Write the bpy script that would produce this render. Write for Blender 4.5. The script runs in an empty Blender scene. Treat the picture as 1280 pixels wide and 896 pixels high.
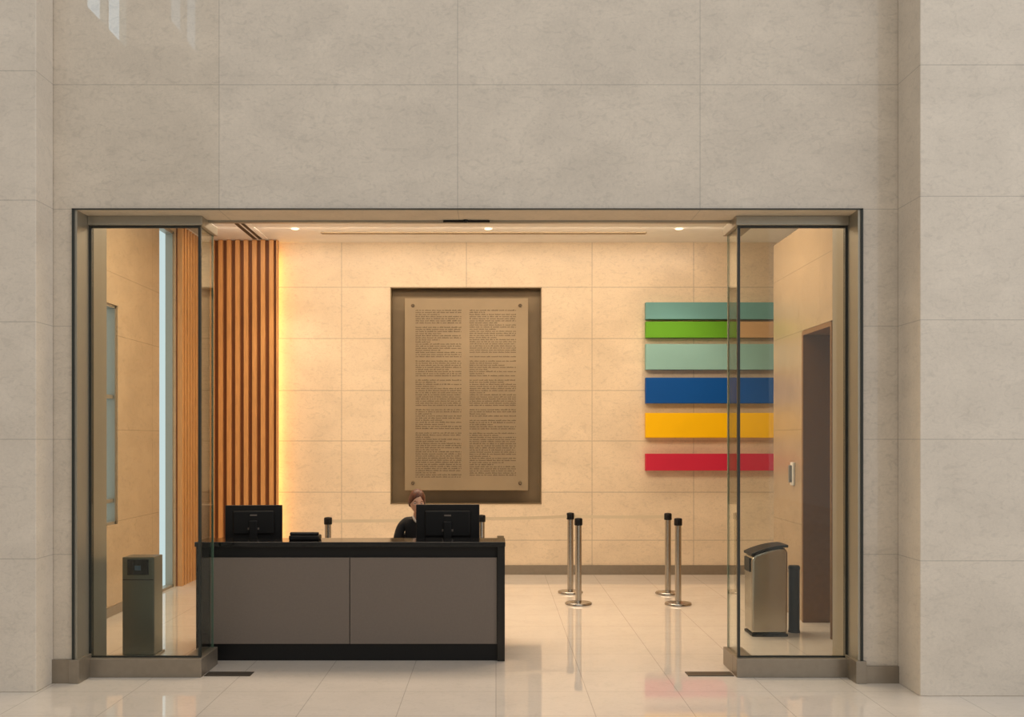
import bpy, bmesh, math, random
from mathutils import Vector, Matrix
random.seed(7)
S=bpy.context.scene
try:
    S.view_settings.view_transform='Standard'
    S.view_settings.look='None'
except Exception: pass

# ---------------------------------------------------------------- materials
def s2l(c):
    return tuple(((v/255)/12.92 if v/255<=0.04045 else (((v/255)+0.055)/1.055)**2.4) for v in c)+(1,)
def mat(name,rgb,rough=.5,metal=0,noise=0.0,nscale=8,coat=0,ior=1.5,stretch=None,emit=0,spec=None):
    m=bpy.data.materials.new(name); m.use_nodes=True
    nt=m.node_tree; b=nt.nodes['Principled BSDF']
    c=s2l(rgb)
    b.inputs['Roughness'].default_value=rough; b.inputs['Metallic'].default_value=metal
    b.inputs['IOR'].default_value=ior
    b.inputs['Coat Weight'].default_value=coat
    if spec is not None: b.inputs['Specular IOR Level'].default_value=spec
    g=nt.nodes.new('ShaderNodeNewGeometry'); n=nt.nodes.new('ShaderNodeTexNoise')
    n.inputs['Scale'].default_value=nscale; n.inputs['Detail'].default_value=5
    mp=nt.nodes.new('ShaderNodeMapping')
    if stretch: mp.inputs['Scale'].default_value=stretch
    nt.links.new(g.outputs['Position'],mp.inputs['Vector']); nt.links.new(mp.outputs[0],n.inputs['Vector'])
    r=nt.nodes.new('ShaderNodeValToRGB')
    k=max(noise,0.02)
    r.color_ramp.elements[0].position=.3; r.color_ramp.elements[1].position=.7
    r.color_ramp.elements[0].color=tuple(v*(1-k) for v in c[:3])+(1,)
    r.color_ramp.elements[1].color=tuple(min(1,v*(1+k)) for v in c[:3])+(1,)
    nt.links.new(n.outputs['Fac'],r.inputs['Fac']); nt.links.new(r.outputs['Color'],b.inputs['Base Color'])
    if emit:
        b.inputs['Emission Color'].default_value=c; b.inputs['Emission Strength'].default_value=emit
    return m

def stone(name,rgb,rough,xj=(),zj=(),yj=(),grid=None,jw=.006,jdark=.72,vein=.10,ns=2.2,coat=0,crough=.0,ior=1.5):
    m=bpy.data.materials.new(name); m.use_nodes=True
    nt=m.node_tree; N=nt.nodes; L=nt.links; b=N['Principled BSDF']
    c=s2l(rgb); b.inputs['Roughness'].default_value=rough; b.inputs['IOR'].default_value=ior
    b.inputs['Coat Weight'].default_value=coat; b.inputs['Coat Roughness'].default_value=crough
    g=N.new('ShaderNodeNewGeometry'); sp=N.new('ShaderNodeSeparateXYZ'); L.new(g.outputs['Position'],sp.inputs[0])
    def noise(scale,det,dist,lo,hi,a,bb,sc=(1,1,1)):
        mp=N.new('ShaderNodeMapping'); mp.inputs['Scale'].default_value=sc
        n=N.new('ShaderNodeTexNoise'); n.inputs['Scale'].default_value=scale; n.inputs['Detail'].default_value=det
        n.inputs['Distortion'].default_value=dist
        L.new(g.outputs['Position'],mp.inputs[0]); L.new(mp.outputs[0],n.inputs['Vector'])
        mr=N.new('ShaderNodeMapRange'); L.new(n.outputs['Fac'],mr.inputs[0])
        mr.inputs[1].default_value=lo; mr.inputs[2].default_value=hi; mr.inputs[3].default_value=a; mr.inputs[4].default_value=bb
        return mr.outputs[0]
    a=noise(ns,9,.6,.3,.7,1-vein,1+vein,(1,1,1.6))
    a2=noise(9,8,2.2,.54,.66,1,1-vein*1.3,(1,1,1.7))
    a3=noise(60,5,.5,.3,.7,1-vein*.6,1+vein*.6)
    def mul(p,q):
        k=N.new('ShaderNodeMath'); k.operation='MULTIPLY'; L.new(p,k.inputs[0]); L.new(q,k.inputs[1]); return k.outputs[0]
    v=mul(mul(a,a2),a3)
    n=N.new('ShaderNodeTexNoise'); n.inputs['Scale'].default_value=3.2; n.inputs['Detail'].default_value=8; n.inputs['Distortion'].default_value=1.2
    mp=N.new('ShaderNodeMapping'); mp.inputs['Scale'].default_value=(1,1,2.2); mp.inputs['Rotation'].default_value=(0,.35,0)
    L.new(g.outputs['Position'],mp.inputs[0]); L.new(mp.outputs[0],n.inputs['Vector'])
    s=N.new('ShaderNodeMath'); s.operation='SUBTRACT'; L.new(n.outputs['Fac'],s.inputs[0]); s.inputs[1].default_value=.5
    ab=N.new('ShaderNodeMath'); ab.operation='ABSOLUTE'; L.new(s.outputs[0],ab.inputs[0])
    mr=N.new('ShaderNodeMapRange'); L.new(ab.outputs[0],mr.inputs[0]); mr.inputs[1].default_value=0; mr.inputs[2].default_value=.018
    mr.inputs[3].default_value=1-vein*.9; mr.inputs[4].default_value=1
    v=mul(v,mr.outputs[0])
    cur=None
    def mx(o):
        nonlocal cur
        if cur is None: cur=o
        else:
            k=N.new('ShaderNodeMath'); k.operation='MAXIMUM'; L.new(cur,k.inputs[0]); L.new(o,k.inputs[1]); cur=k.outputs[0]
    for ax,vals in ((0,xj),(1,yj),(2,zj)):
        for t in vals:
            k=N.new('ShaderNodeMath'); k.operation='COMPARE'; L.new(sp.outputs[ax],k.inputs[0])
            k.inputs[1].default_value=t; k.inputs[2].default_value=jw/2; mx(k.outputs[0])
    if grid:
        for ax,off,per in grid:
            s=N.new('ShaderNodeMath'); s.operation='SUBTRACT'; L.new(sp.outputs[ax],s.inputs[0]); s.inputs[1].default_value=off
            p=N.new('ShaderNodeMath'); p.operation='PINGPONG'; L.new(s.outputs[0],p.inputs[0]); p.inputs[1].default_value=per/2
            k=N.new('ShaderNodeMath'); k.operation='LESS_THAN'; L.new(p.outputs[0],k.inputs[0]); k.inputs[1].default_value=jw/2; mx(k.outputs[0])
    if cur is not None:
        k=N.new('ShaderNodeMath'); k.operation='MULTIPLY_ADD'; L.new(cur,k.inputs[0]); k.inputs[1].default_value=jdark-1; k.inputs[2].default_value=1
        v=mul(v,k.outputs[0])
    vm=N.new('ShaderNodeVectorMath'); vm.operation='SCALE'; vm.inputs[0].default_value=c[:3]; L.new(v,vm.inputs['Scale'])
    L.new(vm.outputs[0],b.inputs['Base Color'])
    return m

def glass(name,tint=(.94,.955,.935),ior=1.33,rough=0.0):
    m=bpy.data.materials.new(name); m.use_nodes=True
    nt=m.node_tree; N=nt.nodes; L=nt.links; N.remove(N['Principled BSDF'])
    t=N.new('ShaderNodeBsdfTransparent'); t.inputs[0].default_value=tint+(1,)
    g=N.new('ShaderNodeBsdfGlossy'); g.inputs['Roughness'].default_value=rough; g.inputs[0].default_value=(.95,1,.97,1)
    # thin-sheet glass: same reflectance on entry and exit side of the pane
    ge=N.new('ShaderNodeNewGeometry'); mi=N.new('ShaderNodeMapRange'); L.new(ge.outputs['Backfacing'],mi.inputs[0])
    mi.inputs[3].default_value=ior; mi.inputs[4].default_value=1/ior
    f=N.new('ShaderNodeFresnel'); L.new(mi.outputs[0],f.inputs[0])
    x=N.new('ShaderNodeMixShader'); L.new(f.outputs[0],x.inputs[0]); L.new(t.outputs[0],x.inputs[1]); L.new(g.outputs[0],x.inputs[2])
    L.new(x.outputs[0],N['Material Output'].inputs[0]); return m
def emis(name,rgb,st):
    m=bpy.data.materials.new(name); m.use_nodes=True; nt=m.node_tree; nt.nodes.remove(nt.nodes['Principled BSDF'])
    e=nt.nodes.new('ShaderNodeEmission'); e.inputs[0].default_value=s2l(rgb); e.inputs[1].default_value=st
    nt.links.new(e.outputs[0],nt.nodes['Material Output'].inputs[0]); return m

ZJ=(.975,1.85,2.71,3.60,4.546,5.5,6.45)
M_front=stone('limestone_grey',(211,199,182),.4,xj=(-3.95,-2.106,-.292,1.552,3.4,5.2),zj=ZJ,vein=.075,coat=1)
M_pier=stone('limestone_pillar',(222,212,198),.4,xj=(5.0,-5.2),zj=ZJ,vein=.06)
M_soffit=stone('limestone_soffit',(208,192,168),.6,xj=(-2.106,-.292,1.552),vein=.05)
M_back=stone('limestone_cream',(226,207,180),.3,xj=(-3.8,-2.113,-.405,1.314,2.704,4.4),zj=(3.93,3.229,2.518,1.828,1.127,.47),vein=.07,ns=1.6,jw=.010,jdark=.66)
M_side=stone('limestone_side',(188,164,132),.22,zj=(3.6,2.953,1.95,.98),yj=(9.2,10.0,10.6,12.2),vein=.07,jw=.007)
M_side2=stone('limestone_side_glass_dimmed',(172,146,114),.22,zj=(3.6,2.953,1.95,.98),yj=(9.2,10.0,12.2),vein=.07,jw=.007)  # side limestone with the darkening by the glass put into its colour
M_floor=stone('marble_floor',(222,213,202),.035,grid=((0,0,.667*1.0),(1,7.63,.667)),vein=.035,jw=.006,jdark=.70,ior=1.8)
M_atr=mat('atrium_stone',(190,182,170),.6,noise=.04,nscale=2)
M_plaster=mat('white_plaster',(246,243,237),.7,noise=.02)
M_steel=mat('brushed_steel',(190,186,178),.26,1,.05,60,stretch=(8,8,.4))
M_bin=mat('bin_steel',(182,176,164),.24,1,.05,60,stretch=(8,8,.4))
M_ped=mat('pedestal_steel',(112,116,106),.28,.9,.05,60,stretch=(8,8,.4))
M_bronze=mat('satin_frame_metal',(166,160,146),.36,.6,.04,60,stretch=(6,6,.3))
M_base=mat('baseboard_metal',(150,140,126),.35,.6,.05,20)
M_dark=mat('dark_gasket',(38,42,38),.4)
M_black=mat('black_stone',(12,12,12),.12,noise=.2,nscale=30)
M_blackp=mat('black_plastic',(13,13,14),.45,spec=.3)
M_blackg=mat('black_gloss',(9,10,12),.2)
M_panel=mat('grey_laminate',(112,101,92),.45,noise=.04,nscale=60)
M_glass=glass('clear_glass')
M_edge=mat('glass_edge_green',(92,122,106),.2)
M_wood1=mat('oak_slat',(206,150,90),.45,noise=.12,nscale=10,stretch=(6,6,.5))
M_wood2=mat('walnut_back',(120,70,34),.5,noise=.12,nscale=10,stretch=(6,6,.5))
M_niche=mat('niche_bronze',(134,116,89),.45,.1,.05,6)
M_plaque=mat('plaque_bronze',(150,133,107),.42,.2,.05,3)
M_text=mat('engraved_text',(94,80,60),.6)
M_door=mat('bronze_door',(128,94,58),.6,0,.08,20,spec=.2)

# ---------------------------------------------------------------- mesh helpers
def finish(bm,name,m,parent=None,smooth=False,bev=0,seg=2):
    me=bpy.data.meshes.new(name); bmesh.ops.recalc_face_normals(bm,faces=bm.faces); bm.to_mesh(me); bm.free()
    o=bpy.data.objects.new(name,me); S.collection.objects.link(o)
    ms=m if isinstance(m,(list,tuple)) else [m]
    for k in ms: me.materials.append(k)
    if smooth:
        for p in me.polygons: p.use_smooth=True
    if bev:
        b=o.modifiers.new('bevel','BEVEL'); b.width=bev; b.segments=seg; b.limit_method='ANGLE'
    if parent: o.parent=parent
    return o
def addbox(bm,x0,x1,y0,y1,z0,z1,mi=0):
    vs=[bm.verts.new(p) for p in ((x0,y0,z0),(x1,y0,z0),(x1,y1,z0),(x0,y1,z0),(x0,y0,z1),(x1,y0,z1),(x1,y1,z1),(x0,y1,z1))]
    for f in ((0,3,2,1),(4,5,6,7),(0,1,5,4),(1,2,6,5),(2,3,7,6),(3,0,4,7)):
        fc=bm.faces.new([vs[i] for i in f]); fc.material_index=mi
def boxes(name,lst,m,parent=None,bev=0,seg=2):
    bm=bmesh.new()
    for b in lst: addbox(bm,*b)
    return finish(bm,name,m,parent,bev=bev,seg=seg)
def empty(name,loc=(0,0,0)):
    o=bpy.data.objects.new(name,None); S.collection.objects.link(o); o.location=loc; o.empty_display_size=.1; return o
def lathe(name,prof,m,parent=None,loc=(0,0,0),n=40):
    bm=bmesh.new(); rings=[]
    for r,z in prof:
        rings.append([bm.verts.new((loc[0]+max(r,1e-4)*math.cos(2*math.pi*i/n),loc[1]+max(r,1e-4)*math.sin(2*math.pi*i/n),loc[2]+z)) for i in range(n)])
    for a,b in zip(rings,rings[1:]):
        for i in range(n): bm.faces.new((a[i],a[(i+1)%n],b[(i+1)%n],b[i]))
    bm.faces.new(rings[0][::-1]); bm.faces.new(rings[-1])
    o=finish(bm,name,m,parent,smooth=True)
    e=o.modifiers.new('es','EDGE_SPLIT'); e.split_angle=math.radians(40); return o
def skin(name,verts,edges,m,parent=None,sub=2,root=0):
    me=bpy.data.meshes.new(name); me.from_pydata([v[:3] for v in verts],edges,[]); me.update()
    o=bpy.data.objects.new(name,me); S.collection.objects.link(o)
    s=o.modifiers.new('skin','SKIN')
    if not me.skin_vertices: 
        bpy.context.view_layer.objects.active=o; bpy.ops.mesh.customdata_skin_add()
    sv=me.skin_vertices[0].data
    for i,v in enumerate(verts):
        r=v[3]; sv[i].radius=(r if isinstance(r,tuple) else (r,r)); sv[i].use_root=(i==root)
    s.use_smooth_shade=True
    b=o.modifiers.new('sub','SUBSURF'); b.levels=sub; b.render_levels=sub
    me.materials.append(m)
    if parent: o.parent=parent
    return o

# ---------------------------------------------------------------- room shell
boxes('floor',[(-9,9,-18,14.6,-.1,0)],M_floor)
OL,OR,OT=-3.207,2.775,3.597
boxes('wall_front',[(-9,OL,7.91,8.29,0,OT),(OR,9,7.91,8.29,0,OT),(-9,9,7.91,8.29,OT,9)],M_front)
boxes('trim_soffit',[(OL+.026,OR-.026,7.912,8.27,OT-.006,OT)],M_soffit)
boxes('pillar',[(-6.6,-3.366,7.61,7.905,0,9)],M_pier,bev=.006)
boxes('pillar',[(3.055,6.6,7.49,7.905,0,9)],M_pier,bev=.006)
NX0,NX1,NZ0,NZ1=-1.445,.624,.963,3.93
boxes('wall_back',[(-4.2,NX0,14.23,14.5,0,4.543),(NX1,5.2,14.23,14.5,0,4.543),(NX0,NX1,14.23,14.5,0,NZ0),(NX0,NX1,14.23,14.5,NZ1,4.543),(NX0,NX1,14.42,14.5,NZ0,NZ1)],M_back)
boxes('ceiling',[(-4.25,5.2,8.29,14.5,4.543,4.7)],M_plaster)
XL=-4.03
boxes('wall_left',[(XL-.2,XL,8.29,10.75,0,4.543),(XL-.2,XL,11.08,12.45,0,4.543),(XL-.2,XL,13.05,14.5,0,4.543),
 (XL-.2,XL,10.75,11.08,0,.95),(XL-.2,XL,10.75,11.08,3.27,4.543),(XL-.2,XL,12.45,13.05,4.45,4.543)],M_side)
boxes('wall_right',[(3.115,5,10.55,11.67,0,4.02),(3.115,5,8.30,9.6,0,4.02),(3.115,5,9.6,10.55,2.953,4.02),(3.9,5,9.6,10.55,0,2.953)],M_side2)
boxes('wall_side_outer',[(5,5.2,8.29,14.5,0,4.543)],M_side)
M_day=emis('daylight_pane',(214,232,236),1.0)
def window(name,x,y0,y1,z0,z1,tr):
    e=empty(name,(0,0,0))
    boxes('pane',[(x-.12,x-.11,y0,y1,z0,z1)],M_day,e)
    l=[(x-.12,x-.02,y0,y0+.03,z0,z1),(x-.12,x-.02,y1-.03,y1,z0,z1),(x-.12,x-.02,y0,y1,z0,z0+.03),(x-.12,x-.02,y0,y1,z1-.03,z1)]
    for t in tr: l.append((x-.12,x-.04,y0,y1,t-.02,t+.02))
    boxes('frame',l,M_bronze,e)
window('window_1',XL,12.45,13.05,0,4.45,[])
window('window_2',XL,10.75,11.08,.95,3.27,[1.2,2.3])
boxes('baseboard_back',[(-2.9,5,14.205,14.23,0,.13)],M_base)
boxes('baseboard_front',[(-3.366,OL-.03,7.88,7.91,0,.18),(OR+.03,3.055,7.88,7.91,0,.13)],M_base)
boxes('baseboard_left',[(XL,XL+.015,8.3,12.45,0,.1)],M_base)
boxes('trim_1',[(3.10,3.89,10.50,10.545,0,2.94),(3.10,3.89,9.61,9.65,0,2.94),(3.10,3.89,9.65,10.50,2.90,2.945)],M_door)
e=empty('door_1'); boxes('leaf',[(3.85,3.89,9.66,10.07,0.01,2.89),(3.85,3.89,10.08,10.49,0.01,2.89)],M_door,e,bev=.004)
boxes('pull',[(3.82,3.85,10.03,10.05,.9,1.3),(3.82,3.85,10.10,10.12,.9,1.3)],M_steel,e,bev=.004)

# entrance frame
fr=empty('entrance_frame')
boxes('jamb',[(OL,OL+.025,7.90,8.50,0,OT),(OR-.025,OR,7.90,8.50,0,OT)],M_bronze,fr)
boxes('edge_trim',[(OL-.010,OL+.006,7.885,7.905,.0,OT+.004),(OR-.006,OR+.010,7.885,7.905,.0,OT+.004),(OL-.010,OR+.010,7.885,7.905,OT-.004,OT+.004)],M_dark,fr)
boxes('jamb_foot',[(OL-.03,OL+.05,7.87,8.12,0,.18),(OR-.05,OR+.03,7.87,8.12,0,.17)],M_base,fr,bev=.003)
boxes('head_track',[(OL+.025,OR-.025,8.27,8.32,3.575,OT)],M_bronze,fr)

def sidelight(xa,xb):
    e=empty('glass_sidelight'); lo,hi=min(xa,xb),max(xa,xb); s=1 if xb>xa else -1
    i0,i1=(xb-.13*s,xb+.02*s); i0,i1=min(i0,i1),max(i0,i1)
    boxes('base',[(lo-.02*(s<0),hi+.02*(s>0),8.08,8.22,0,.144),(i0,i1,8.22,8.56,0,.144)],M_base,e,bev=.004)
    boxes('header',[(lo-.02*(s<0),hi+.02*(s>0),8.10,8.20,3.52,3.59),(i0,i1,8.20,8.56,3.52,3.59)],M_bronze,e,bev=.004)
    boxes('front_glass',[(lo+.02,hi-.02,8.145,8.157,.144,3.52)],M_glass,e)
    xg=xb-.01*s
    boxes('return_glass',[(min(xg,xg-.012*s),max(xg,xg-.012*s),8.17,8.53,.144,3.52)],M_glass,e)
    c0,c1=sorted((xb,xb-.020*s))
    boxes('corner_gasket',[(c0,c1,8.135,8.165,.144,3.52)],M_dark,e)
    a0,a1=sorted((xa,xa+.018*s))
    boxes('jamb_gasket',[(a0,a1,8.13,8.18,.144,3.52)],M_dark,e)
    g0,g1=sorted((xg,xg-.014*s))
    boxes('glass_edge',[(g0,g1,8.53,8.545,.144,3.52)],M_edge,e)
    boxes('rail_line',[(lo+.02,hi-.02,8.138,8.164,3.505,3.52),(lo+.02,hi-.02,8.138,8.164,.144,.155)],M_dark,e)
    return e
sidelight(OL+.025,-2.31)
sidelight(OR-.025,1.89)
for x0 in (-2.28,1.50):
    boxes('floor_pivot_plate',[(x0,x0+.36,8.12,8.26,.0,.006)],mat('plate_metal',(92,86,78),.4,.7),bev=.001)

# ceiling fittings
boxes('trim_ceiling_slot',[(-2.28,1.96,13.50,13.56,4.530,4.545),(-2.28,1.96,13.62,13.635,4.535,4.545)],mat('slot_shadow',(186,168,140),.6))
e=empty('air_diffuser')
boxes('frame',[(-3.27,-3.06,12.9,13.95,4.532,4.544)],M_plaster,e)
boxes('slots',[(-3.25,-3.20,12.93,13.92,4.526,4.533),(-3.17,-3.13,12.93,13.92,4.526,4.533)],M_dark,e)
M_lamp=emis('lamp_glow',(255,232,196),4)
for (x,y) in ((-2.57,13.3),(-.1,13.3),(2.34,13.3),(-2.57,11),(-.1,11),(2.34,11),(-1.3,9.6),(1.2,9.6)):
    e=empty('ceiling_downlight')
    lathe('ring',[(.060,0),(.060,-.006),(.046,-.006),(.046,-.003)],M_plaster,e,(x,y,4.543))
    lathe('lamp',[(.044,-.003),(.044,-.005)],M_lamp,e,(x,y,4.543))
e=empty('door_sensor'); boxes('body',[(-.42,-.05,8.25,8.268,3.572,3.588)],M_blackp,e,bev=.003); lathe('eye',[(.012,-.0),(.018,.01),(.018,.02)],M_blackp,e,(-.24,8.245,3.568))

# ---------------------------------------------------------------- slat wall
def slats(name,x0,x1,y0,y1,axis,n,z1,mA,mB):
    e=empty(name)
    if axis=='x':
        boxes('backing',[(x0,x1,y1-.02,y1,0,z1)],mB,e)
        p=(x1-x0)/n
        boxes('slats',[(x0+p*i,x0+p*i+p*.52,y0,y1-.02,0,z1) for i in range(n)]+[(x1-.02,x1,y0,y1-.02,0,z1)],mA,e,bev=.003)
    else:
        boxes('backing',[(x0,x0+.015,y0,y1,0,z1)],mB,e)
        p=(y1-y0)/n
        boxes('slats',[(x0+.015,x1,y0+p*i,y0+p*i+p*.5,0,z1) for i in range(n)],mA,e,bev=.003)
slats('wood_slat_screen',-3.86,-2.945,14.02,14.10,'x',8,4.54,M_wood1,M_wood2)
slats('wood_slat_panel',XL+.002,XL+.08,13.1,13.95,'y',7,4.54,M_wood1,M_wood2)
boxes('led_strip_light',[(-3.05,-3.01,14.105,14.12,.1,4.4)],emis('led_amber',(255,184,88),17))

# ---------------------------------------------------------------- plaque
tr=empty('trim_niche')
boxes('niche_lining',[(NX0,NX1,14.40,14.415,NZ0,NZ1),(NX0,NX0+.012,14.225,14.40,NZ0,NZ1),(NX1-.012,NX1,14.225,14.40,NZ0,NZ1),(NX0,NX1,14.225,14.40,NZ1-.012,NZ1),(NX0,NX1,14.225,14.40,NZ0,NZ0+.012)],M_niche,tr)
pl=empty('inscribed_plaque')
PX0,PX1,PZ0,PZ1=-1.243,.438,1.155,3.772
boxes('panel',[(PX0,PX1,14.17,14.20,PZ0,PZ1)],M_plaque,pl,bev=.004)
for bx in (PX0+.11,PX1-.11):
    for bz in (PZ0+.10,PZ1-.10):
        bm=bmesh.new(); bmesh.ops.create_cone(bm,cap_ends=True,segments=20,radius1=.024,radius2=.018,depth=.02,matrix=Matrix.Translation((bx,14.16,bz))@Matrix.Rotation(math.pi/2,4,'X'))
        finish(bm,'bolt',M_text,pl)
        boxes('standoff',[(bx-.015,bx+.015,14.20,14.40,bz-.015,bz+.015)],M_niche,tr)
bm=bmesh.new()
def textcol(x0,x1,z1,z0):
    z=z1; k=0
    brk=set([8,15,22,24,33,38,47,52,58]); 
    while z>z0:
        k+=1
        if k in brk and random.random()<.6: z-=.032; continue
        x=x0; end=x1 if random.random()<.82 else x0+(x1-x0)*random.uniform(.3,.8)
        while x<end:
            for _ in range(random.randint(2,9)):
                if x>=end: break
                w=.0075; h=.011 if random.random()<.75 else .016
                v=[bm.verts.new(p) for p in ((x,14.1685,z),(x+w,14.1685,z),(x+w,14.1685,z+h),(x,14.1685,z+h))]
                bm.faces.new(v); x+=.0105
            x+=.011
        z-=.0285
textcol(-1.095,-.475,3.60,1.33); textcol(-.36,.265,3.60,1.33)
o=finish(bm,'engraved_lettering',M_text,pl)
random.seed(3)

# ---------------------------------------------------------------- colour-bar artwork
art=empty('striped_wall_art')
def strip(nm,x0,x1,ya,yb,rgb):
    z1=1.85+(549-ya)*.01088; z0=1.85+(549-yb)*.01088
    boxes(nm,[(x0,x1,14.12,14.225,z0,z1)],mat('paint_'+nm,rgb,.5,noise=.02,nscale=3,spec=.25),art,bev=.003)
X0,X1=2.035,3.79
strip('teal_bar',X0,X1,378,399,(106,158,158)); strip('green_bar',X0,3.29,402,422,(98,162,40)); strip('tan_bar',3.295,X1,402,422,(196,160,116))
strip('pale_teal_bar',X0,X1,430,462,(138,182,178)); strip('blue_bar',X0,X1,472,504,(0,80,160)); strip('yellow_bar',X0,X1,516,547,(250,196,0)); strip('red_bar',X0,X1,567,588,(200,42,70))

# ---------------------------------------------------------------- reception desk
d=empty('reception_desk')
boxes('counter_top',[(-2.51,.078,8.655,9.02,.955,.995)],M_black,d,bev=.004)
boxes('fascia_recess',[(-2.49,.06,8.71,8.73,.86,.955)],M_blackp,d)
boxes('end_frame',[(.010,.074,8.665,9.66,0,.955),(-2.50,-2.39,8.665,9.66,0,.955)],M_black,d,bev=.003)
boxes('front_panel',[(-2.388,-1.225,8.685,8.72,.142,.862),(-1.219,.008,8.685,8.72,.142,.862)],M_panel,d,bev=.002)
boxes('plinth',[(-2.39,.01,8.70,8.78,0,.14)],M_blackp,d)
boxes('carcass',[(-2.39,.01,8.73,8.80,.14,.955)],M_blackp,d)
boxes('upstand',[(-2.39,.01,8.98,9.01,.74,.955)],M_blackp,d)
boxes('worktop',[(-2.39,.01,8.80,9.66,.72,.75)],M_black,d,bev=.003)

def monitor(cx,cy,w,h,top,yaw):
    e=empty('computer_monitor',(cx,cy,.751)); e.rotation_euler=(0,0,yaw)
    t=top-.75
    boxes('display',[(-w/2,w/2,-.012,.018,t-h,t)],M_blackp,e,bev=.006)
    boxes('screen',[(-w/2+.012,w/2-.012,.018,.020,t-h+.014,t-.012)],M_blackg,e)
    boxes('back_shell',[(-w*.36,w*.36,-.035,-.012,t-h*.86,t-h*.16)],M_blackp,e,bev=.012,seg=3)
    boxes('badge',[(-.03,.03,-.0375,-.035,t-h*.31,t-h*.27)],M_panel,e)
    boxes('cable_port',[(-.05,.05,-.039,-.034,t-h*.72,t-h*.66)],M_panel,e)
    boxes('neck',[(-.035,.035,-.07,-.036,.01,t-h*.45)],M_blackp,e,bev=.006)
    lathe('foot',[(.12,0),(.12,.008),(.10,.014),(.02,.016)],M_blackp,e,(0,-.04,.0))
monitor(-2.16,9.28,.50,.30,1.262,.12)
monitor(-.43,9.28,.565,.33,1.268,0)
e=empty('desk_phone'); boxes('body',[(-1.755,-1.50,8.80,8.95,.995,1.035)],M_blackp,e,bev=.01,seg=3)
boxes('handset',[(-1.75,-1.505,8.815,8.86,1.035,1.062)],M_blackg,e,bev=.01,seg=3)
boxes('keypad',[(-1.69,-1.56,8.875,8.935,1.035,1.04)],M_panel,e,bev=.002)
e=empty('keyboard'); boxes('base',[(-.83,-.40,9.43,9.57,.751,.765)],M_blackp,e,bev=.004)
boxes('keys',[(-.82+.03*i,-.82+.03*i+.025,9.44+.031*j,9.44+.031*j+.026,.765,.771) for i in range(14) for j in range(4)],M_blackg,e)

# ---------------------------------------------------------------- stanchions
def post(x,y):
    e=empty('stanchion_post',(x,y,0))
    lathe('base',[(.145,0),(.15,.004),(.15,.014),(.142,.024),(.06,.034),(.035,.042)],M_steel,e)
    lathe('pole',[(.036,.036),(.036,.885)],M_steel,e)
    lathe('cassette',[(.040,.885),(.045,.89),(.045,.955),(.039,.965),(.012,.97)],M_blackp,e)
    boxes('belt_slot',[(-.018,.018,-.053,.053,.895,.95)],M_blackp,e,bev=.003)
P=[(.896,12.53),(.925,11.67),(2.06,12.46),(2.04,11.65),(-1.904,11.79),(-.168,12.15)]
for p in P: post(*p)
M_belt=mat('belt_webbing',(212,196,168),.6)
def belt(a,b):
    a=Vector((a[0],a[1],0)); b=Vector((b[0],b[1],0)); dr=(b-a).normalized(); a=a+dr*.045; b=b-dr*.045
    bm=bmesh.new(); n=16; pv=None
    for i in range(n+1):
        t=i/n; p=a.lerp(b,t); z=.922-.006*math.sin(math.pi*t)
        v=(bm.verts.new((p.x,p.y,z-.018)),bm.verts.new((p.x,p.y,z+.018)))
        if pv: bm.faces.new((pv[0],v[0],v[1],pv[1]))
        pv=v
    o=finish(bm,'retractable_belt',M_belt); o.modifiers.new('s','SOLIDIFY').thickness=.002
belt(P[5],P[0]); belt(P[0],P[2]); belt(P[4],P[5])

# ---------------------------------------------------------------- waste bin
def extr(name,pts,y0,y1,m,parent,bev=0):
    bm=bmesh.new(); a=[bm.verts.new((x,y0,z)) for x,z in pts]; b=[bm.verts.new((x,y1,z)) for x,z in pts]
    n=len(pts); bm.faces.new(a); bm.faces.new(b[::-1])
    for i in range(n): bm.faces.new((a[i],b[i],b[(i+1)%n],a[(i+1)%n]))
    return finish(bm,name,m,parent,bev=bev,seg=4)
tb=empty('waste_bin',(2.395,9.75,0))
top=[(.345-.345*t, .840+.02*math.sin(math.pi*(1-t)*.5)-.062*t*t) for t in [i/10 for i in range(11)]]
extr('body',[(0.006,.03),(.340,.03)]+[(.342,.80)]+[(x,z-.026) for x,z in top[1:-1]]+[(0.003,.72)],0,.30,M_bin,tb,bev=.03)
extr('lid',[(x,z) for x,z in top]+[(x,z-.024) for x,z in top[::-1]],-.006,.306,M_blackp,tb,bev=.006)
boxes('flap',[(-.008,.006,.05,.25,.60,.73)],M_blackp,tb,bev=.003)
boxes('foot',[(.004,.345,-.004,.304,0,.025)],M_blackp,tb,bev=.008)
ub=empty('umbrella_bag_stand',(2.86,9.98,0))
lathe('tube',[(.055,0),(.058,.01),(.052,.03),(.052,.60),(.056,.605),(.056,.625),(.048,.64)],M_blackp,ub)
skin('hook',[(-.05,0,.58,.004),(-.09,0,.60,.004),(-.10,0,.63,.004)],[(0,1),(1,2)],M_steel,ub,1)
ic=empty('wall_intercom'); boxes('plate',[(3.09,3.114,10.83,10.93,1.37,1.61)],mat('intercom_white',(225,222,214),.4),ic,bev=.006,seg=3)
boxes('handset',[(3.06,3.09,10.86,10.90,1.40,1.58)],mat('intercom_grey',(120,118,112),.4),ic,bev=.01,seg=3)
rp=empty('card_reader_pedestal')
boxes('body',[(-3.17,-2.90,8.82,9.05,.02,.85)],M_ped,rp,bev=.008,seg=3)
boxes('foot',[(-3.185,-2.885,8.80,9.07,0,.02)],M_bronze,rp,bev=.003)
boxes('screen',[(-3.125,-2.945,8.812,8.82,.70,.83)],M_blackg,rp,bev=.003)
boxes('bezel_light',[(-3.06,-3.01,8.808,8.812,.74,.78)],mat('reader_blue',(60,80,96),.3),rp)
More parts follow.
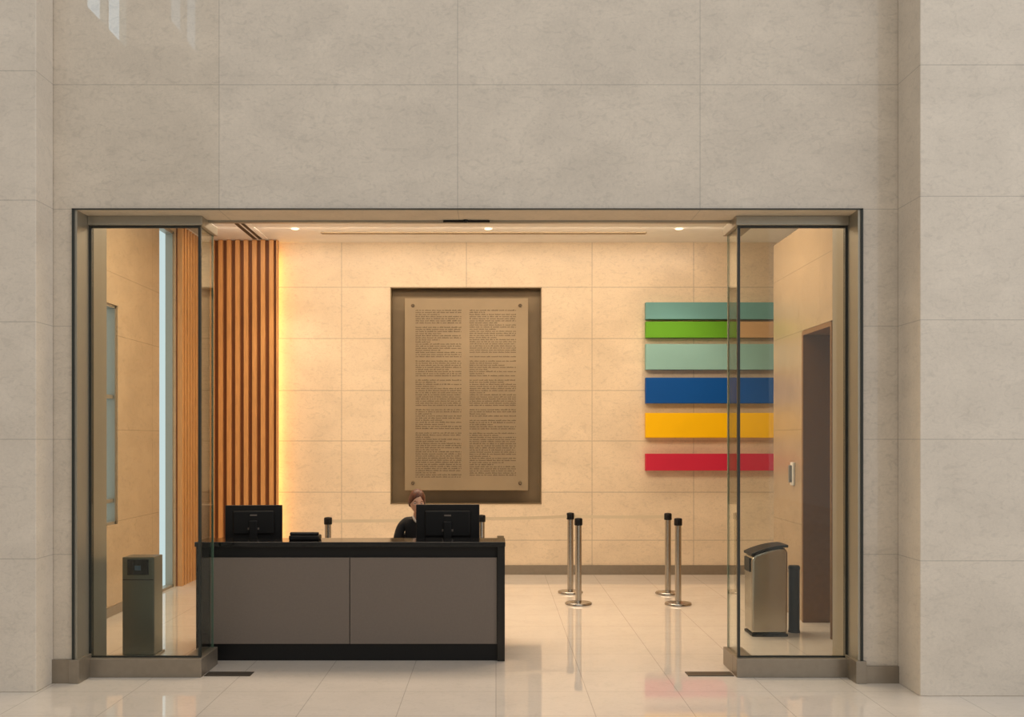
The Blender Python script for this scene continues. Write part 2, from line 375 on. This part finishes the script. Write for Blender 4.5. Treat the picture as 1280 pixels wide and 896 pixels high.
boxes('seam',[(-3.165,-2.905,8.817,8.82,.655,.665)],M_dark,rp)

# ---------------------------------------------------------------- office chair
ch=empty('office_chair',(-.75,10.12,0))
boxes('seat',[(-.24,.24,-.26,.22,.40,.47)],M_blackp,ch,bev=.03,seg=4)
boxes('backrest',[(-.19,.19,.22,.27,.55,.92)],M_blackp,ch,bev=.025,seg=4)
boxes('back_stem',[(-.03,.03,.25,.29,.38,.70)],M_blackp,ch,bev=.008)
boxes('back_bracket',[(-.03,.03,.0,.29,.36,.40)],M_blackp,ch,bev=.008)
lathe('gas_lift',[(.03,.08),(.03,.25),(.02,.25),(.02,.40)],M_steel,ch)
sv=[(0,0,.09,.03)]; se=[]
for i in range(5):
    a=2*math.pi*i/5+.3; sv.append((.26*math.cos(a),.26*math.sin(a),.075,.018)); se.append((0,i+1))
    c=Vector((.26*math.cos(a),.26*math.sin(a),.03))
    bm=bmesh.new(); bmesh.ops.create_uvsphere(bm,u_segments=16,v_segments=10,radius=.03,matrix=Matrix.Translation(c)); finish(bm,'castor',M_blackp,ch,smooth=True)
skin('star_base',sv,se,M_blackp,ch,1)

# ---------------------------------------------------------------- receptionist (seated)
M_skin=mat('skin',(236,184,152),.5,noise=.03,nscale=20)
M_hair=mat('auburn_hair',(92,48,28),.45,noise=.4,nscale=70,stretch=(1,1,.25))
M_cloth=mat('black_jacket',(17,17,20),.75,noise=.1,nscale=50)
M_blouse=mat('cream_blouse',(214,206,194),.7)
M_eye=mat('eye_white',(235,232,226),.2); M_iris=mat('iris_brown',(50,32,22),.2); M_lip=mat('lips',(180,96,88),.4)
w=empty('receptionist')
cx=-.752
V=[(cx,10.08,.56,(.15,.11)),(cx,10.07,.70,(.125,.09)),(cx,10.05,.86,(.14,.095)),(cx,10.03,1.00,(.14,.09)),(cx,9.99,1.085,(.06,.055)),
   (cx-.120,10.02,1.045,.060),(cx-.162,10.01,1.01,.054),(cx-.205,9.96,.84,.044),(cx-.185,9.80,.80,.037),(cx-.125,9.64,.795,.030),
   (cx+.120,10.02,1.045,.060),(cx+.162,10.01,1.01,.054),(cx+.215,9.96,.84,.044),(cx+.195,9.80,.80,.037),(cx+.150,9.64,.795,.030),
   (cx-.095,10.02,.555,.085),(cx-.11,9.82,.555,.078),(cx-.11,9.62,.54,.062),(cx-.11,9.60,.32,.052),(cx-.11,9.61,.11,.038),
   (cx+.095,10.02,.555,.085),(cx+.11,9.82,.555,.078),(cx+.11,9.62,.54,.062),(cx+.11,9.60,.32,.052),(cx+.11,9.61,.11,.038)]
E=[(0,1),(1,2),(2,3),(3,4),(3,5),(5,6),(6,7),(7,8),(8,9),(3,10),(10,11),(11,12),(12,13),(13,14),(0,15),(15,16),(16,17),(17,18),(18,19),(0,20),(20,21),(21,22),(22,23),(23,24)]
skin('suit_body',V,E,M_cloth,w,2)
for s in (-1,1):
    skin('shoe',[(cx+s*.11,9.64,.04,.034),(cx+s*.11,9.58,.045,.036),(cx+s*.11,9.46,.03,.026),(cx+s*.11,9.42,.026,.018)],[(0,1),(1,2),(2,3)],M_blackg,w,2)
skin('neck',[(cx,10.02,1.05,.05),(cx,9.985,1.11,.044),(cx,9.95,1.18,.042)],[(0,1),(1,2)],M_skin,w,2)
skin('collar',[(cx-.045,9.97,1.12,.010),(cx-.03,9.925,1.09,.011),(cx,9.915,1.05,.011),(cx+.03,9.925,1.09,.011),(cx+.045,9.97,1.12,.010)],[(0,1),(1,2),(2,3),(3,4)],M_blouse,w,2,root=2)
for s,wx in ((-1,cx-.125),(1,cx+.150)):
    inn=-s; z=.80
    vs=[(wx,9.655,z,.024),(wx+inn*.003,9.61,z,(.032,.016)),(wx+inn*.005,9.565,z,(.036,.015))]
    skin('palm',vs,[(0,1),(1,2)],M_skin,w,2)
    for i,(off,ln) in enumerate(((-.028,.070),(-.010,.079),(.009,.074),(.027,.058))):
        bx=wx+inn*.005-inn*off
        fv=[(bx,9.58,z,.0085),(bx-inn*off*.1,9.55-ln*.15,z+.008,.009),(bx-inn*off*.2,9.55-ln*.6,z+.001,.008),(bx-inn*off*.2,9.55-ln*.95,z-.016,.0068)]
        skin('finger',fv,[(0,1),(1,2),(2,3)],M_skin,w,1)
    skin('thumb',[(wx+inn*.018,9.62,z-.002,.011),(wx+inn*.045,9.595,z-.008,.0105),(wx+inn*.056,9.565,z-.014,.009),(wx+inn*.056,9.545,z-.018,.0075)],[(0,1),(1,2),(2,3)],M_skin,w,1)
hd=empty('head',(cx+.0,9.90,1.262)); hd.parent=w; hd.rotation_euler=(math.radians(13),math.radians(4),math.radians(14))
def g(x,z,x0,z0,sx,sz): return math.exp(-((x-x0)/sx)**2-((z-z0)/sz)**2)
bm=bmesh.new(); bmesh.ops.create_uvsphere(bm,u_segments=64,v_segments=48,radius=1)
for v in bm.verts:
    x,y,z=v.co
    X,Y,Z=x*.073,y*.092,z*.112
    if Z<0: 
        t=-Z/.112; X*=1-.34*t**1.6; 
        if Y>0: Y*=1-.35*t
        else: Y*=1-.10*t
    if Y<0:
        Y-= .021*g(X,Z,0,-.026,.012,.018)+.010*g(X,Z,0,-.004,.009,.025)
        for sx in (-1,1):
            Y+= .010*g(X,Z,sx*.031,.004,.018,.013)
            Y-= .005*g(X,Z,sx*.040,-.030,.02,.02)
            Y-= .004*g(X,Z,sx*.030,.024,.022,.007)
        Y-= .007*g(X,Z,0,-.060,.020,.012)
        Y-= .009*g(X,Z,0,-.094,.022,.014)
    v.co=(X,Y,Z)
finish(bm,'face',M_skin,hd,smooth=True)
def ell(nm,c,r,m,rot=None):
    bm=bmesh.new(); mt=Matrix.Translation(c)@(rot or Matrix.Identity(4))@Matrix.Diagonal((r[0],r[1],r[2],1))
    bmesh.ops.create_uvsphere(bm,u_segments=24,v_segments=16,radius=1,matrix=mt); return finish(bm,nm,m,hd,smooth=True)
for s in (-1,1):
    ell('eyeball',(s*.031,-.070,.003),(.0125,.0125,.0095),M_eye); ell('iris',(s*.031,-.0795,.000),(.0052,.0035,.0052),M_iris)
    ell('eyelid',(s*.031,-.071,.009),(.0145,.0125,.006),M_skin)
    ell('brow',(s*.031,-.083,.023),(.016,.004,.0028),M_hair,Matrix.Rotation(s*.12,4,'Y'))
    ell('ear',(s*.072,.005,-.005),(.008,.016,.028),M_skin)
ell('upper_lip',(0,-.0915,-.057),(.019,.005,.0042),M_lip); ell('lower_lip',(0,-.090,-.064),(.016,.005,.005),M_lip)
def sm(a): return max(0,min(1,a))
bm=bmesh.new(); bmesh.ops.create_uvsphere(bm,u_segments=96,v_segments=64,radius=1)
for v in bm.verts:
    x,y,z=v.co
    r=1+.004*math.sin(46*math.atan2(x-.25,z+.1))
    line=.56-.85*x*x+.10*math.exp(-((x-.2)/.12)**2)
    f=sm((line-z)/.10)*sm((-y-.12)/.12)
    f=max(f,sm((-.45-z)/.15))
    k=1-.16*f
    X,Y,Z=x*.081*r*k,y*.101*r*(1-.24*f)+.003,z*.120*r*k
    Z-=.006*math.exp(-((x-.22)/.05)**2)*(z>.3)
    v.co=(X,Y,Z)
finish(bm,'hair',M_hair,hd,smooth=True)
ell('hair_bun',(0,.115,-.03),(.040,.032,.038),M_hair)

# ---------------------------------------------------------------- atrium around the viewer
zb=11.3; zc=13.4
segs=[(-9.6,-7.1,zb),(-16,-13,zc)]
bl=[(-9.3,-9,-18,7.9,0,zb),(-9.3,-9,-18,7.9,17,17.5),(-9.3,-9,-7.1,7.9,zb,17),(-9.3,-9,-13,-9.6,zb,17),(-9.3,-9,-18,-16,zb,17),(-9.3,-9,-16,-13,zb,zc)]
boxes('wall_atrium_side',bl,M_atr)
boxes('wall_facade',[(-9,9,-18.2,-18,0,9)],M_atr)
for i,(a,b,z0) in enumerate(segs):
    e=empty('window_%d'%(i+3))
    boxes('pane',[(-9.2,-9.19,a,b,z0,17)],emis('sky_pane',(190,220,236),6.0 if i==0 else 2.2),e)
    n=2
    boxes('mullions',[(-9.19,-9.02,a+(b-a)*k/n-.05,a+(b-a)*k/n+.05,z0,17) for k in range(n+1)]+[(-9.19,-9.02,a,b,zz,zz+.1) for zz in (z0,16.9)],M_bronze,e)

# ---------------------------------------------------------------- light
W=bpy.data.worlds.new('world'); S.world=W; W.use_nodes=True
W.node_tree.nodes['Background'].inputs[0].default_value=(1,.985,.965,1); W.node_tree.nodes['Background'].inputs[1].default_value=.98
def area(name,loc,rot,sx,sy,pw,col):
    l=bpy.data.lights.new(name,'AREA'); l.shape='RECTANGLE'; l.size=sx; l.size_y=sy; l.energy=pw; l.color=col
    o=bpy.data.objects.new(name,l); o.location=loc; o.rotation_euler=rot; S.collection.objects.link(o); return o
warm=(1,.80,.585)
area('ceiling_fill_light',(-.3,10.6,4.52),(0,0,0),6.0,1.6,220,warm)  # added area lamp out of view, smooth warm fill for the interior
area('wall_washer_light',(-.3,13.15,4.525),(math.radians(22),0,0),6.6,.25,68,warm)
for x in (-2.57,-.1,2.34):
    l=bpy.data.lights.new('downlight_spot','SPOT'); l.energy=65; l.color=warm; l.spot_size=math.radians(95); l.spot_blend=.6; l.shadow_soft_size=.05
    o=bpy.data.objects.new('downlight_spot',l); o.location=(x,13.3,4.50); S.collection.objects.link(o)

# ---------------------------------------------------------------- camera
c=bpy.data.cameras.new('camera'); c.sensor_width=36; c.lens=36*1300/1280; c.shift_x=20/1280; c.shift_y=101/1280
co=bpy.data.objects.new('camera',c); co.location=(0,0,1.85); co.rotation_euler=(math.pi/2,0,0); S.collection.objects.link(co); S.camera=co
